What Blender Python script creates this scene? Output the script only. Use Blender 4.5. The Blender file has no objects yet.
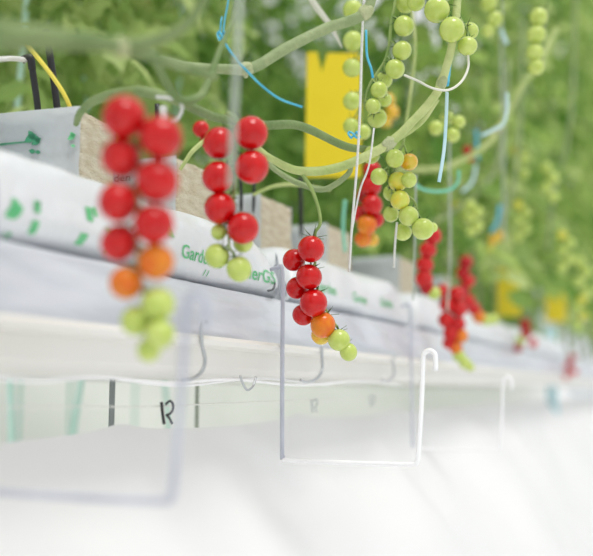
import bpy, bmesh, math, random
from mathutils import Vector, Matrix, noise
from mathutils.bvhtree import BVHTree
random.seed(7)
C = bpy.context.scene.collection
S = bpy.context.scene
PI = math.pi

# ---------------------------------------------------------------- camera
CZ = 1.0                     # lens height above the floor
F = 900.0                    # focal length in pixels of a 593 wide frame
W, H = 593, 556
pitch = math.atan(112 / F)
yaw = math.atan(403 * math.cos(pitch) / F)
fwd = Vector((-math.sin(yaw) * math.cos(pitch), math.cos(yaw) * math.cos(pitch), math.sin(pitch)))
right = Vector((math.cos(yaw), math.sin(yaw), 0))
upv = right.cross(fwd)
EYE = Vector((0, 0, CZ))
cam = bpy.data.cameras.new('camera')
cam.sensor_width = 36
cam.lens = F / W * 36
cam.clip_start = 0.05
co = bpy.data.objects.new('camera', cam)
C.objects.link(co)
M3 = Matrix((right, upv, -fwd)).transposed()
co.matrix_world = Matrix.Translation(EYE) @ M3.to_4x4()
cam.dof.use_dof = True
cam.dof.focus_distance = 0.94
cam.dof.aperture_fstop = 2.8
S.camera = co


def P(px, py, d):
    """point seen at pixel (px, py) standing d metres deep"""
    return EYE + fwd * d + right * ((px - W / 2) * d / F) + upv * ((H / 2 - py) * d / F)


def onX(px, py, X):
    """point of the upright plane x = X seen at a pixel"""
    r = fwd + right * ((px - W / 2) / F) + upv * ((H / 2 - py) / F)
    return EYE + r * (X / r.x)


# ---------------------------------------------------------------- materials
def mat(name, col, rough=.5, col2=None, scale=8, spec=.5, sub=0, transl=0, metal=0, coat=0, bump=0, bscale=40,
        stretch=None, island=False):
    m = bpy.data.materials.new(name)
    m.use_nodes = True
    nt = m.node_tree
    N, L = nt.nodes, nt.links
    b = N['Principled BSDF']
    b.inputs['Base Color'].default_value = (*col, 1)
    b.inputs['Roughness'].default_value = rough
    b.inputs['Specular IOR Level'].default_value = spec
    b.inputs['Metallic'].default_value = metal
    b.inputs['Coat Weight'].default_value = coat
    b.inputs['Coat Roughness'].default_value = .12
    if sub:
        b.inputs['Subsurface Weight'].default_value = sub
        b.inputs['Subsurface Scale'].default_value = .004
        b.inputs['Subsurface Radius'].default_value = (1, .5, .3)
    tc = N.new('ShaderNodeTexCoord')
    mp = N.new('ShaderNodeMapping')
    if stretch:
        mp.inputs['Scale'].default_value = stretch
    L.new(tc.outputs['Object'], mp.inputs[0])
    src = None
    if col2:
        mx = N.new('ShaderNodeMix')
        mx.data_type = 'RGBA'
        mx.inputs[6].default_value = (*col, 1)
        mx.inputs[7].default_value = (*col2, 1)
        if island:
            g = N.new('ShaderNodeNewGeometry')
            L.new(g.outputs['Random Per Island'], mx.inputs[0])
        else:
            n = N.new('ShaderNodeTexNoise')
            n.inputs['Scale'].default_value = scale
            n.inputs['Detail'].default_value = 4
            L.new(mp.outputs[0], n.inputs['Vector'])
            r = N.new('ShaderNodeValToRGB')
            r.color_ramp.elements[0].position = .35
            r.color_ramp.elements[1].position = .65
            L.new(n.outputs[0], r.inputs[0])
            L.new(r.outputs[0], mx.inputs[0])
        L.new(mx.outputs[2], b.inputs['Base Color'])
        src = mx.outputs[2]
    if bump:
        n2 = N.new('ShaderNodeTexNoise')
        n2.inputs['Scale'].default_value = bscale
        n2.inputs['Detail'].default_value = 3
        L.new(mp.outputs[0], n2.inputs['Vector'])
        bp = N.new('ShaderNodeBump')
        bp.inputs['Strength'].default_value = bump
        bp.inputs['Distance'].default_value = .01
        L.new(n2.outputs[0], bp.inputs['Height'])
        L.new(bp.outputs[0], b.inputs['Normal'])
    if transl:
        t = N.new('ShaderNodeBsdfTranslucent')
        t.inputs[0].default_value = (*col, 1)
        if src:
            L.new(src, t.inputs[0])
        ms = N.new('ShaderNodeMixShader')
        ms.inputs[0].default_value = transl
        L.new(b.outputs[0], ms.inputs[1])
        L.new(t.outputs[0], ms.inputs[2])
        L.new(ms.outputs[0], N['Material Output'].inputs[0])
    return m


M = dict(
    red=mat('tomato_red', (.54, .002, .004), .18, (.64, .005, .005), 1.2, sub=.0, coat=.3, spec=.32),
    orange=mat('tomato_orange', (.74, .13, .006), .22, (.76, .24, .012), 1.0, sub=.0, coat=.15, spec=.35),
    gold=mat('tomato_gold', (.85, .42, .02), .22, (.72, .55, .05), 1.0, sub=.15, coat=.3),
    yellow=mat('tomato_yellow_green', (.72, .62, .05), .24, (.62, .68, .10), 1.0, sub=.15, coat=.3),
    green=mat('tomato_green', (.48, .60, .11), .2, (.58, .69, .18), 1.0, sub=.04, coat=.2, spec=.4),
    deep=mat('tomato_deep_red', (.40, .002, .006), .25, (.50, .006, .008), 1.0, coat=.1, spec=.3),
    calyx=mat('calyx', (.06, .12, .03), .6, (.14, .24, .06), 3),
    stalk=mat('stalk', (.22, .34, .09), .6, (.34, .44, .14), 60),
    vine=mat('vine', (.25, .33, .15), .6, (.38, .45, .23), 35, bump=.3, bscale=120, spec=.3, stretch=(1, 1, 1)),
    vine_pale=mat('vine_pale', (.40, .50, .17), .6, (.58, .64, .28), 30, bump=.3, bscale=120, spec=.3),
    vine_dark=mat('vine_dark', (.15, .23, .08), .6, (.25, .33, .14), 25, bump=.3, bscale=120, spec=.3),
    node=mat('vine_node', (.40, .46, .22), .7, (.52, .55, .32), 80, bump=.5, bscale=200),
    leaf=mat('leaf', (.10, .24, .04), .5, (.33, .54, .12), spec=.3, transl=.5, island=True),
    leafb=mat('leaf_bright', (.11, .27, .04), .5, (.50, .66, .18), spec=.3, transl=.5, island=True),
    leafc=mat('leaf_pale_haze', (.26, .42, .10), .5, (.66, .76, .32), spec=.3, transl=.5, island=True),  # pale leaf; on the near row the haze is put into this colour
    leaft=mat('pale_drain_tube', (.55, .80, .70), .5, (.62, .84, .76), 10),
    bag=mat('white_film', (.72, .75, .78), .32, (.80, .82, .84), 5, bump=.6, bscale=20),
    skin=mat('gutter_film', (.56, .59, .65), .3, (.66, .69, .74), 9, bump=.9, bscale=14, stretch=(1, .5, 1.6)),
    gutter=mat('gutter_cream', (.78, .765, .72), .35, (.83, .815, .78), 3, bump=.05),
    gutter_rim=mat('gutter_rim', (.92, .90, .82), .4),
    sheet=mat('white_sheet', (.85, .85, .855), .4, (.88, .88, .88), 3, bump=.25, bscale=5, stretch=(1, .4, 1), transl=.12),
    sheet_far=mat('lightened_sheet', (.93, .93, .93), .5, (.95, .95, .95), 3),  # far sheet lightened in colour to offset the shade on it
    floor=mat('floor_film', (.86, .87, .87), .5, (.90, .90, .90), 2, bump=.3, bscale=6),
    wool=mat('rockwool', (.70, .60, .42), .95, (.88, .81, .64), 40, bump=.8, bscale=180, stretch=(1, 1, 4)),
    wrap=mat('block_wrap', (.72, .77, .79), .35, (.80, .84, .85), 10, bump=.3, bscale=30),
    print_g=mat('green_print', (.10, .50, .20), .4, (.20, .62, .30), 60),
    print_d=mat('dark_green_print', (.03, .22, .12), .4, (.05, .30, .15), 60),
    print_b=mat('black_print', (.03, .04, .04), .4),
    black=mat('black_plastic', (.012, .013, .014), .35, (.02, .02, .022), 20),
    wire=mat('white_wire', (.95, .95, .96), .25, (.93, .93, .95), 30, spec=.6),
    wire_dim=mat('shaded_wire', (.46, .48, .56), .35, (.54, .56, .64), 30),  # greyer copy of the white wire, shade put into the colour
    steel=mat('grey_steel', (.42, .44, .46), .35, (.55, .57, .59), 25, metal=.6),
    post=mat('grey_post', (.30, .34, .34), .5, (.38, .42, .42), 15),
    teal=mat('teal_plastic', (.16, .58, .40), .4, (.26, .66, .48), 15),
    blue=mat('blue_cord', (.04, .40, .62), .45, (.12, .55, .74), 60),
    pblue=mat('pale_blue', (.46, .74, .82), .45, (.64, .84, .88), 25),
    string=mat('white_string', (.84, .84, .80), .7, (.92, .92, .88), 200, bump=.5, bscale=500),
    gstring=mat('grey_string', (.40, .46, .38), .7, (.52, .58, .50), 100),
    yellowcard=mat('yellow_card', (.78, .60, .006), .5, (.82, .66, .01), 6),
    ystick=mat('yellow_stick', (.85, .70, .06), .5, (.78, .66, .10), 20),
    tendril=mat('pale_tendril', (.88, .86, .78), .6, (.80, .80, .66), 30),
)


# ---------------------------------------------------------------- helpers
def mesh_obj(name, bm, m, parent=None, smooth=True, loc=None):
    me = bpy.data.meshes.new(name)
    bm.normal_update()
    bm.to_mesh(me)
    bm.free()
    if smooth:
        for p in me.polygons:
            p.use_smooth = True
    me.materials.append(m)
    o = bpy.data.objects.new(name, me)
    C.objects.link(o)
    if parent:
        o.parent = parent
    if loc:
        o.location = loc
    return o


def tag(o, label=None, cat=None, group=None, kind=None):
    if label: o['label'] = label
    if cat: o['category'] = cat
    if group: o['group'] = group
    if kind: o['kind'] = kind
    return o


def empty(name, loc, label, cat, group=None):
    o = bpy.data.objects.new(name, None)
    o.empty_display_size = .02
    o.location = loc
    C.objects.link(o)
    return tag(o, label, cat, group)


def smooth_path(pts, n=8):
    pts = [Vector(p) for p in pts]
    if len(pts) < 3:
        return [pts[0].lerp(pts[-1], i / n) for i in range(n + 1)]
    q = [pts[0] * 2 - pts[1]] + pts + [pts[-1] * 2 - pts[-2]]
    out = []
    for i in range(1, len(q) - 2):
        a, b, c, d = q[i - 1], q[i], q[i + 1], q[i + 2]
        for k in range(n):
            t = k / n
            out.append(.5 * ((2 * b) + (c - a) * t + (2 * a - 5 * b + 4 * c - d) * t * t + (3 * b - a - 3 * c + d) * t ** 3))
    out.append(pts[-1])
    return out


def tube(bm, path, rad, seg=10, flat=1.0, origin=Vector((0, 0, 0)), wob=0):
    """closed tube; rad a number or a list along the path"""
    n = len(path)
    rs = rad if isinstance(rad, (list, tuple)) else [rad] * n
    t0 = (path[1] - path[0]).normalized()
    nrm = t0.orthogonal().normalized()
    if abs(t0.z) < .9:
        nrm = t0.cross(Vector((0, 0, 1))).normalized()
    rings = []
    prev = t0
    for i, p in enumerate(path):
        t = (path[min(i + 1, n - 1)] - path[max(i - 1, 0)]).normalized()
        q = prev.rotation_difference(t)
        nrm = (q @ nrm).normalized()
        prev = t
        bn = t.cross(nrm).normalized()
        ring = []
        for k in range(seg):
            a = 2 * PI * k / seg
            r = rs[i]
            if wob:
                r *= 1 + wob * noise.noise(p * 60 + Vector((math.cos(a), math.sin(a), 0)))
            ring.append(bm.verts.new(p - origin + nrm * (math.cos(a) * r) + bn * (math.sin(a) * r * flat)))
        rings.append(ring)
    for i in range(n - 1):
        for k in range(seg):
            bm.faces.new((rings[i][k], rings[i][(k + 1) % seg], rings[i + 1][(k + 1) % seg], rings[i + 1][k]))
    bm.faces.new(rings[0][::-1])
    bm.faces.new(rings[-1])
    return bm


def box(bm, lo, hi, bevel=0, seg=2):
    r = bmesh.ops.create_cube(bm, size=1)
    vs = r['verts']
    lo, hi = Vector(lo), Vector(hi)
    for v in vs:
        v.co = Vector(((lo[i] + hi[i]) / 2 + v.co[i] * (hi[i] - lo[i]) for i in range(3)))
    if bevel:
        es = list({e for v in vs for e in v.link_edges})
        bmesh.ops.bevel(bm, geom=es, offset=bevel, segments=seg, profile=.5, affect='EDGES')
    return bm


def single(name, pts, rad, m, label, cat, group=None, seg=10, n=8, flat=1.0, wob=0):
    path = smooth_path(pts, n)
    o0 = path[0].copy()
    bm = bmesh.new()
    if isinstance(rad, (list, tuple)):
        k = len(rad) - 1
        rr = []
        for i in range(len(path)):
            u = i / (len(path) - 1) * k
            a = min(int(u), k - 1)
            rr.append(rad[a] + (rad[a + 1] - rad[a]) * (u - a))
        rad = rr
    tube(bm, path, rad, seg, flat, o0, wob)
    o = mesh_obj(name, bm, m, loc=o0)
    return tag(o, label, cat, group)


# ---------------------------------------------------------------- setting: floor
bm = bmesh.new()
nx, ny = 60, 120
g = [[bm.verts.new((-7 + 12 * i / nx, -3 + 21 * j / ny, .012 * noise.noise(Vector((i * .4, j * .25, 0))) - .01)) for j in range(ny + 1)] for i in range(nx + 1)]
for i in range(nx):
    for j in range(ny):
        bm.faces.new((g[i][j], g[i + 1][j], g[i + 1][j + 1], g[i][j + 1]))
tag(mesh_obj('floor', bm, M['floor']), kind='structure')

# ---------------------------------------------------------------- gutters, film, draped sheets
def gutter(x0, ya, yb, label, near=True):
    """x0 = aisle side of the trough; heights relative to the lens"""
    t = empty('growing_gutter', (x0 - .1, ya, CZ), label, 'gutter')
    z = 0.0
    # trough profile (x from the aisle side inward, height above the lens)
    prof = [(.018, .051), (.021, .047), (.018, .0425), (.002, .040), (.001, .022), (-.004, .016), (-.012, .012), (-.20, .012), (-.208, .018), (-.21, .04),
            (-.222, .0415), (-.222, .050), (-.207, .050), (-.205, .022), (-.195, .016), (-.016, .016), (-.006, .022), (-.005, .048), (0, .050)]
    bm = bmesh.new()
    ny = 24
    rows = [[bm.verts.new((.1 + px, (yb - ya) * j / ny, pz)) for (px, pz) in prof] for j in range(ny + 1)]
    k = len(prof)
    for j in range(ny):
        for i in range(k):
            bm.faces.new((rows[j][i], rows[j + 1][i], rows[j + 1][(i + 1) % k], rows[j][(i + 1) % k]))
    bm.faces.new(rows[0]); bm.faces.new(rows[-1][::-1])
    mesh_obj('trough', bm, M['gutter'], t, smooth=False)
    # the film that wraps the slab bed above the rim
    bm = bmesh.new()
    ny = int((yb - ya) / .012) if near else 40
    prof = []
    for i in range(13):
        u = i / 12
        prof.append((.004 - .014 * u + .004 * math.sin(u * PI), .050 + .056 * u))
    prof += [(-.02, .1065), (-.10, .107), (-.19, .1065)]
    for i in range(7):
        u = i / 6
        prof.append((-.20 - .002 * math.sin(u * PI), .106 - .056 * u))
    rows = []
    for j in range(ny + 1):
        y = (yb - ya) * j / ny
        r = []
        for i, (px, pz) in enumerate(prof):
            d = .007 * noise.noise(Vector((px * 20, y * 9, pz * 60 + y * 3))) + .002 * noise.noise(Vector((3, y * 40, pz * 40)))
            if i in (0,) or i > 12: d = 0
            r.append(bm.verts.new((.1 + px + d, y, pz)))
        rows.append(r)
    for j in range(ny):
        for i in range(len(prof) - 1):
            bm.faces.new((rows[j][i], rows[j + 1][i], rows[j + 1][i + 1], rows[j][i + 1]))
    mesh_obj('bed_film', bm, M['skin'], t)
    return t


gutter(-.44, -.3, 12, 'long cream growing gutter under the white grow bags, nearest row')
gutter(-1.88, 0, 12, 'blurred growing gutter of the second row behind the hanging sheet', False)


def sheet(x0, ya, yb, label, ny, amp=1.0, up=0):
    # draped film: upper edge at the gutter, bulging out over the aisle and down to the floor
    prof = [(0, -.038), (.014, -.062), (.034, -.094), (.062, -.132), (.098, -.176), (.135, -.225), (.17, -.280), (.20, -.335), (.225, -.39),
            (.243, -.45), (.256, -.52), (.264, -.60), (.27, -.69), (.273, -.80), (.275, -.90), (.28, -.975), (.31, -.988)]
    ps = smooth_path([Vector((a, 0, b)) for a, b in prof], 3)
    bm = bmesh.new()
    rows = []
    for j in range(ny + 1):
        y = ya + (yb - ya) * j / ny
        r = []
        for i, p in enumerate(ps):
            u = i / (len(ps) - 1)
            k = min(1, u * 4)
            w = .016 * noise.noise(Vector((u * 1.5, y * 3.2 + u * 1.2, 1))) + .007 * noise.noise(Vector((u * 5, y * 9 + u * 3, 4)))
            ridge = 1 - abs(noise.noise(Vector((u * .8 + 5, y * 2.1 - u * .9, 7)))) * 5
            w += .013 * max(0, ridge)
            dz = 0
            if u < .2:   # scalloped upper edge between the clips
                dz = -.006 * (1 - u / .2) * abs(math.sin((y - .714) / .42 * PI)) ** .8
                # creases gathered by a clip
                for cy in (.714, 1.134, 1.554):
                    e = math.exp(-((y - cy) / .03) ** 2)
                    dz += .004 * e * (1 - u / .2)
                    w += .004 * e * math.sin((y - cy) * 500) * (1 - u / .2)
            r.append(bm.verts.new((x0 + p.x + w * k * amp + (w * .3 if u < .2 else 0), y, max(CZ + p.z + dz + up * (1 - u), .004 + .006 * math.sin(y * 5)))))
        rows.append(r)
    for j in range(ny):
        for i in range(len(ps) - 1):
            bm.faces.new((rows[j][i], rows[j + 1][i], rows[j + 1][i + 1], rows[j][i + 1]))
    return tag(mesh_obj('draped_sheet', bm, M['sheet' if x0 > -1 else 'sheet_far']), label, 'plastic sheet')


sheet(-.50, -.2, 12, 'glossy white plastic sheet draped under the nearest gutter, filling the lower frame', 700, 1, .003)
sheet(-1.60, 0, 12, 'hazy white sheet seen through the gap under the nearest gutter', 120, 1, .075)

# ---------------------------------------------------------------- grow bags
def bag_bm(L, w=.17, h=.076, seedv=0, taper0=.05, taper1=.05):
    bm = bmesh.new()
    ny, nk = max(30, int(L / .01)), 44
    rows = []
    for j in range(ny + 1):
        y = L * j / ny
        s = 1.0
        for d, t in ((y, taper0), (L - y, taper1)):
            if d < t:
                s = min(s, .10 + .90 * math.sqrt(max(0, 1 - (1 - d / t) ** 2)))
        r = []
        for k in range(nk):
            a = 2 * PI * k / nk
            ca, sa = math.cos(a), math.sin(a)
            e = .42
            x = math.copysign(abs(ca) ** e, ca) * w / 2 * (.93 + .07 * s)
            z = math.copysign(abs(sa) ** .55, sa) * h / 2
            z = -h / 2 + (z + h / 2) * s
            x *= 1 - .10 * max(0, (z + h / 2) / h) ** 2
            v = Vector((x, y, z))
            if z > -h * .45:
                nn = noise.noise(Vector((x * 18 + seedv, y * 9, z * 24))) * .0075 + noise.noise(Vector((x * 40 + seedv, y * 30, z * 50))) * .0016
                x += nn * (1 if ca > 0 else -1)
                z += nn * .8
            r.append(bm.verts.new((x, y, z + h / 2)))
        rows.append(r)
    for j in range(ny):
        for k in range(nk):
            bm.faces.new((rows[j][k], rows[j][(k + 1) % nk], rows[j + 1][(k + 1) % nk], rows[j + 1][k]))
    bm.faces.new(rows[0][::-1]); bm.faces.new(rows[-1])
    bm.normal_update()
    return bm


def text_bm(body, size, sx=1.0):
    cu = bpy.data.curves.new('t', 'FONT')
    cu.body = body
    cu.size = size
    cu.offset = size * .012
    cu.resolution_u = 3
    o = bpy.data.objects.new('t', cu)
    C.objects.link(o)
    bpy.context.view_layer.update()
    me = bpy.data.meshes.new_from_object(o.evaluated_get(bpy.context.evaluated_depsgraph_get()))
    bpy.data.objects.remove(o)
    bm = bmesh.new()
    bm.from_mesh(me)
    for v in bm.verts:
        v.co.x *= sx
    return bm


def leaf_logo_bm(size):
    bm = bmesh.new()
    for (cx, cy, rot, s) in ((0, 0, .5, 1), (size * .75, size * .1, 2.2, .8), (size * .35, -size * .55, -.3, .55)):
        pts = []
        for i in range(9):
            u = i / 8
            pts.append((size * s * u, size * s * .28 * math.sin(u * PI)))
        for i in range(7, 0, -1):
            u = i / 8
            pts.append((size * s * u, -size * s * .28 * math.sin(u * PI)))
        vs = [bm.verts.new((cx + a * math.cos(rot) - b * math.sin(rot), cy + a * math.sin(rot) + b * math.cos(rot), 0)) for a, b in pts]
        bm.faces.new(vs)
    return bm


def print_on(bvh, tbm, y0, z0, m, parent, name='print', tilt=0):
    """lays flat lettering onto the +x face of a mesh given in the parent's own space"""
    bmesh.ops.triangulate(tbm, faces=tbm.faces)
    bmesh.ops.subdivide_edges(tbm, edges=[e for e in tbm.edges if e.calc_length() > .006], cuts=1)
    ok = True
    for v in tbm.verts:
        yy = y0 + v.co.x * math.cos(tilt) - v.co.y * math.sin(tilt)
        zz = z0 + v.co.x * math.sin(tilt) + v.co.y * math.cos(tilt)
        hit = bvh.ray_cast(Vector((.5, yy, zz)), Vector((-1, 0, 0)))
        x = hit[0].x if hit[0] else .08
        v.co = Vector((x + .0007, yy, zz))
    return mesh_obj(name, tbm, m, parent, smooth=False)


ZS = CZ + .107   # top of the wrapped bed
def grow_bag(ya, yb, label, seedv, prints, t0=.05, t1=.05):
    t = empty('grow_bag', (-.535, ya, ZS), label, 'grow bag', 'white grow bags in a line on the gutter')
    bm = bag_bm(yb - ya, seedv=seedv, taper0=t0, taper1=t1)
    bvh = BVHTree.FromBMesh(bm)
    mesh_obj('bag_body', bm, M['bag'], t)
    for (kind, y, z, s, sx, tilt) in prints:
        if kind == 'tab':
            tb = bmesh.new()
            box(tb, (-s / 2, 0, -.0002), (s / 2, sx, .0002))
            print_on(bvh, tb, y - ya, z, M['print_g'], t, 'printed_mark', tilt)
        elif kind == 'leaf':
            print_on(bvh, leaf_logo_bm(s), y - ya, z, M['print_g'], t, 'leaf_logo', tilt)
        else:
            print_on(bvh, text_bm(kind, s, sx), y - ya, z, M['print_g'], t, 'lettering', tilt)
    return t


b1 = grow_bag(-.06, .965, 'white plastic grow bag with green Garden lettering, nearest the camera', 0.0,
         [('tab', .722, .037, .010, .016, 0), ('Garden G', .738, .020, .019, 1.15, 0), ('nerGS', .876, .016, .021, 1.35, 0), ('tab', .795, .009, .0015, .006, 0), ('tab', .802, .009, .0015, .006, 0),
          ('tab', .594, .030, .009, .012, 0), ('tab', .605, .036, .006, .008, .4), ('tab', .588, .010, .010, .009, 0), ('leaf', .615, .016, .016, 1, .4), ('tab', .532, .026, .007, .009, 0), ('tab', .532, .010, .008, .010, 0), ('leaf', .500, .018, .020, 1, 0)], .05, .075)
b2 = grow_bag(1.0, 1.50, 'white plastic grow bag with a rounded end behind the middle tomato truss', 5.0,
         [('Garden', 1.07, .022, .02, 1.35, 0), ('Green', 1.21, .020, .02, 1.25, 0), ('leaf', 1.05, .042, .017, 1, 0), ('Garden', 1.34, .025, .02, 1.0, 0)], .05, .09)
b3 = grow_bag(1.56, 2.5, 'blurred white grow bag beyond the rounded bag end, behind the far red trusses', 9.0, [('Garden Green', 1.7, .02, .022, 1.3, 0)])
b4 = grow_bag(2.54, 3.5, 'farthest blurred white grow bag, low at the right under the foliage', 12.0, [])
# folded tail of the nearest bag with its black stitch mark
bm = bmesh.new()
rows = []
for i in range(9):
    u = i / 8
    rows.append([bm.verts.new((.082 - .010 * u + .004 * math.sin(v * 9 + u * 5), .955 + .055 * u, .004 + (.052 * (1 - u * .75)) * v)) for v in [k / 8 for k in range(9)]])
for i in range(8):
    for k in range(8):
        bm.faces.new((rows[i][k], rows[i + 1][k], rows[i + 1][k + 1], rows[i][k + 1]))
bmesh.ops.solidify(bm, geom=bm.faces[:], thickness=.0012)
f = mesh_obj('folded_tail', bm, M['skin'], b1, loc=(0, .06, 0))
bm = bmesh.new()
tube(bm, smooth_path([Vector((.088, .925, .006)), Vector((.089, .937, .009)), Vector((.088, .944, .017))], 5), .0012, 6)
mesh_obj('stitch', bm, M['black'], b1, loc=(0, .06, 0))

# ---------------------------------------------------------------- rockwool blocks
def block(y0, label, txt=None, dx=0, rz=0, h=.082, bx=-.53, ly=.05):
    t = empty('rockwool_block', (bx - .05 + dx, y0 + ly, ZS + .0745), label, 'rockwool block', 'rockwool blocks standing on the grow bags')
    t.rotation_euler.z = rz
    bm = bmesh.new()
    box(bm, (-.075, -ly, 0), (.05, ly, h), .003)
    bmesh.ops.subdivide_edges(bm, edges=[e for e in bm.edges if e.calc_length() > .05], cuts=7, use_grid_fill=True)
    for v in bm.verts:
        v.co += Vector((1, 1, 1)) * .0014 * noise.noise(v.co * 90)
    mesh_obj('rockwool', bm, M['wool'], t)
    # wrapping film: the sides facing down the row, and the back
    bm = bmesh.new()
    w = ly + .0015
    e = -.0765
    pts = [(.049, -w), (0, -w - .0006), (e, -w), (e, 0), (e, w), (0, w), (.049, w)]
    rows = [[bm.verts.new((x + .0006 * math.sin(k * 3 + x * 90), y - .0006 * math.sin(k * 2.1 + x * 50), .001 + (h + .001) * k / 6)) for k in range(7)] for x, y in pts]
    for i in range(len(pts) - 1):
        for k in range(6):
            bm.faces.new((rows[i][k], rows[i + 1][k], rows[i + 1][k + 1], rows[i][k + 1]))
    bmesh.ops.solidify(bm, geom=bm.faces[:], thickness=.0006)
    mesh_obj('wrapping', bm, M['wrap'], t)
    if txt:
        for (what, x, z, s, m) in txt:
            tb = leaf_logo_bm(s) if what == 'leaf' else (text_bm(what, s, 1.15))
            if what == 'rule':
                tb = bmesh.new(); box(tb, (0, 0, -.0002), (.03, .0015, .0002))
            for v in tb.verts:
                v.co = Vector((x + v.co.x, -w - .0022 + v.co.z, z + v.co.y))
            mesh_obj('leaf_logo' if what == 'leaf' else 'lettering', tb, m, t, smooth=False)
    return t


blocks = [
    block(.672, 'rockwool block with pale printed wrapping, leftmost, beside the black stakes',
          [('rule', -.060, .055, .012, M['print_d']), ('rule', -.036, .0555, .012, M['print_d']), ('leaf', -.010, .056, .015, M['print_d']), ('leaf', -.002, .053, .012, M['print_d']), ('leaf', .037, .055, .010, M['print_g'])], ly=.034, rz=.14, h=.086),
    block(.860, 'tan sided rockwool block behind the nearest ripe tomato truss, black lettering on its wrap',
          [('Garden', -.060, .060, .014, M['print_b'])]),
    block(1.077, 'tan rockwool block between the second and the middle red truss', [('leaf', .02, .045, .014, M['print_g'])]),
    block(1.32, 'blurred rockwool block behind the white twine, right of the middle truss stalk'),
    block(1.70, 'small blurred rockwool block on the far grow bag behind the green trusses'),
    block(2.05, 'smallest blurred rockwool block farthest down the gutter'),
]

# ---------------------------------------------------------------- tomatoes
def tomato_mesh(m):
    bm = bmesh.new()
    bmesh.ops.create_uvsphere(bm, u_segments=28, v_segments=18, radius=1)
    for v in bm.verts:
        rr = math.hypot(v.co.x, v.co.y)
        if v.co.z > 0:
            v.co.z -= .16 * math.exp(-(rr / .28) ** 2)
        else:
            v.co.z += .03 * math.exp(-(rr / .10) ** 2)
        v.co.z *= 1.0
    me = bpy.data.meshes.new('tomato')
    bm.to_mesh(me); bm.free()
    for p in me.polygons: p.use_smooth = True
    me.materials.append(m)
    return me


def calyx_mesh(seedv):
    rnd = random.Random(seedv)
    bm = bmesh.new()
    for i in range(6):
        a = i / 6 * 2 * PI + rnd.uniform(-.15, .15)
        ln = rnd.uniform(.70, 1.05)
        lift = rnd.uniform(.05, .85)
        prev = None
        for k in range(6):
            u = k / 5
            r = .04 + ln * u
            z = .90 + .10 * math.sin(u * PI) - .10 * u + lift * u * u
            wd = .068 * math.sin(min(1, (u * .85 + .25)) * PI) + .006
            c = Vector((math.cos(a) * r, math.sin(a) * r, z))
            s = Vector((-math.sin(a), math.cos(a), 0)) * wd
            cur = [bm.verts.new(c - s), bm.verts.new(c + Vector((0, 0, .03))), bm.verts.new(c + s), bm.verts.new(c - Vector((0, 0, .02)))]
            if prev:
                for q in range(4):
                    bm.faces.new((prev[q], prev[(q + 1) % 4], cur[(q + 1) % 4], cur[q]))
            else:
                bm.faces.new(cur[::-1])
            prev = cur
        bm.faces.new(prev)
    bmesh.ops.create_icosphere(bm, subdivisions=2, radius=.13, matrix=Matrix.Translation((0, 0, .90)))
    me = bpy.data.meshes.new('calyx')
    bm.to_mesh(me); bm.free()
    for p in me.polygons: p.use_smooth = True
    me.materials.append(M['calyx'])
    return me


TM = {k: tomato_mesh(M[k]) for k in ('red', 'orange', 'gold', 'yellow', 'green', 'deep')}
CM = [calyx_mesh(s) for s in range(4)]


def truss(label, toms, depth, rach, group=None, rr=.0016, calyx=True, back=.012):
    """toms: (px, py, r px, colour, depth shift); rach: pixel path of the central stalk from its joint on the vine"""
    rp = [P(a[0], a[1], depth + (a[2] if len(a) > 2 else back)) for a in rach]
    t = empty('tomato_truss', rp[0], label, 'tomato truss', group)
    o0 = rp[0].copy()
    path = smooth_path(rp, 6)
    bm = bmesh.new()
    n = len(path)
    tube(bm, path, [rr * (1.25 - .6 * i / n) for i in range(n)], 8, 1, o0, .2)
    ends = []
    for i, (px, py, r, colr, *dd) in enumerate(toms):
        d = depth + (dd[0] if dd else 0)
        c = P(px, py, d)
        R = r * d / F
        # the closest stalk point, a little further up the stalk
        k = min(range(n), key=lambda q: (path[q] - c).length)
        k = max(0, k - 3)
        q = path[k]
        dirv = (q - c)
        if dirv.length < 1e-4: dirv = Vector((0, 0, 1))
        dirv = (dirv.normalized() + Vector((0, 0, .25))).normalized()
        top = c + dirv * R * .95
        L = (q - top).length
        mid = q.lerp(top, .5) + dirv * min(.004, L * .3)
        tube(bm, smooth_path([q, mid, top], 4), rr * .6, 6, 1, o0)
        o = bpy.data.objects.new('tomato', TM[colr])
        C.objects.link(o)
        o.parent = t
        rot = Vector((0, 0, 1)).rotation_difference(dirv).to_matrix().to_4x4() @ Matrix.Rotation(i * 1.3, 4, 'Z')
        el = 1 + .05 * math.sin(i * 2.3)
        o.matrix_local = Matrix.Translation(c - o0) @ rot @ Matrix.Diagonal((R, R, R * el, 1))
        if colr in ('green', 'orange', 'gold', 'yellow') and len(set(q[3] for q in toms)) > 1:
            o['label'] = {'green': 'pale green unripe tomato', 'orange': 'orange half ripe tomato', 'gold': 'golden half ripe tomato', 'yellow': 'yellow green tomato'}[colr]
        if calyx:
            cx = bpy.data.objects.new('calyx', CM[i % 4])
            C.objects.link(cx)
            cx.parent = o
    mesh_obj('truss_stalk', bm, M['stalk'], t)
    return t


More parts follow.
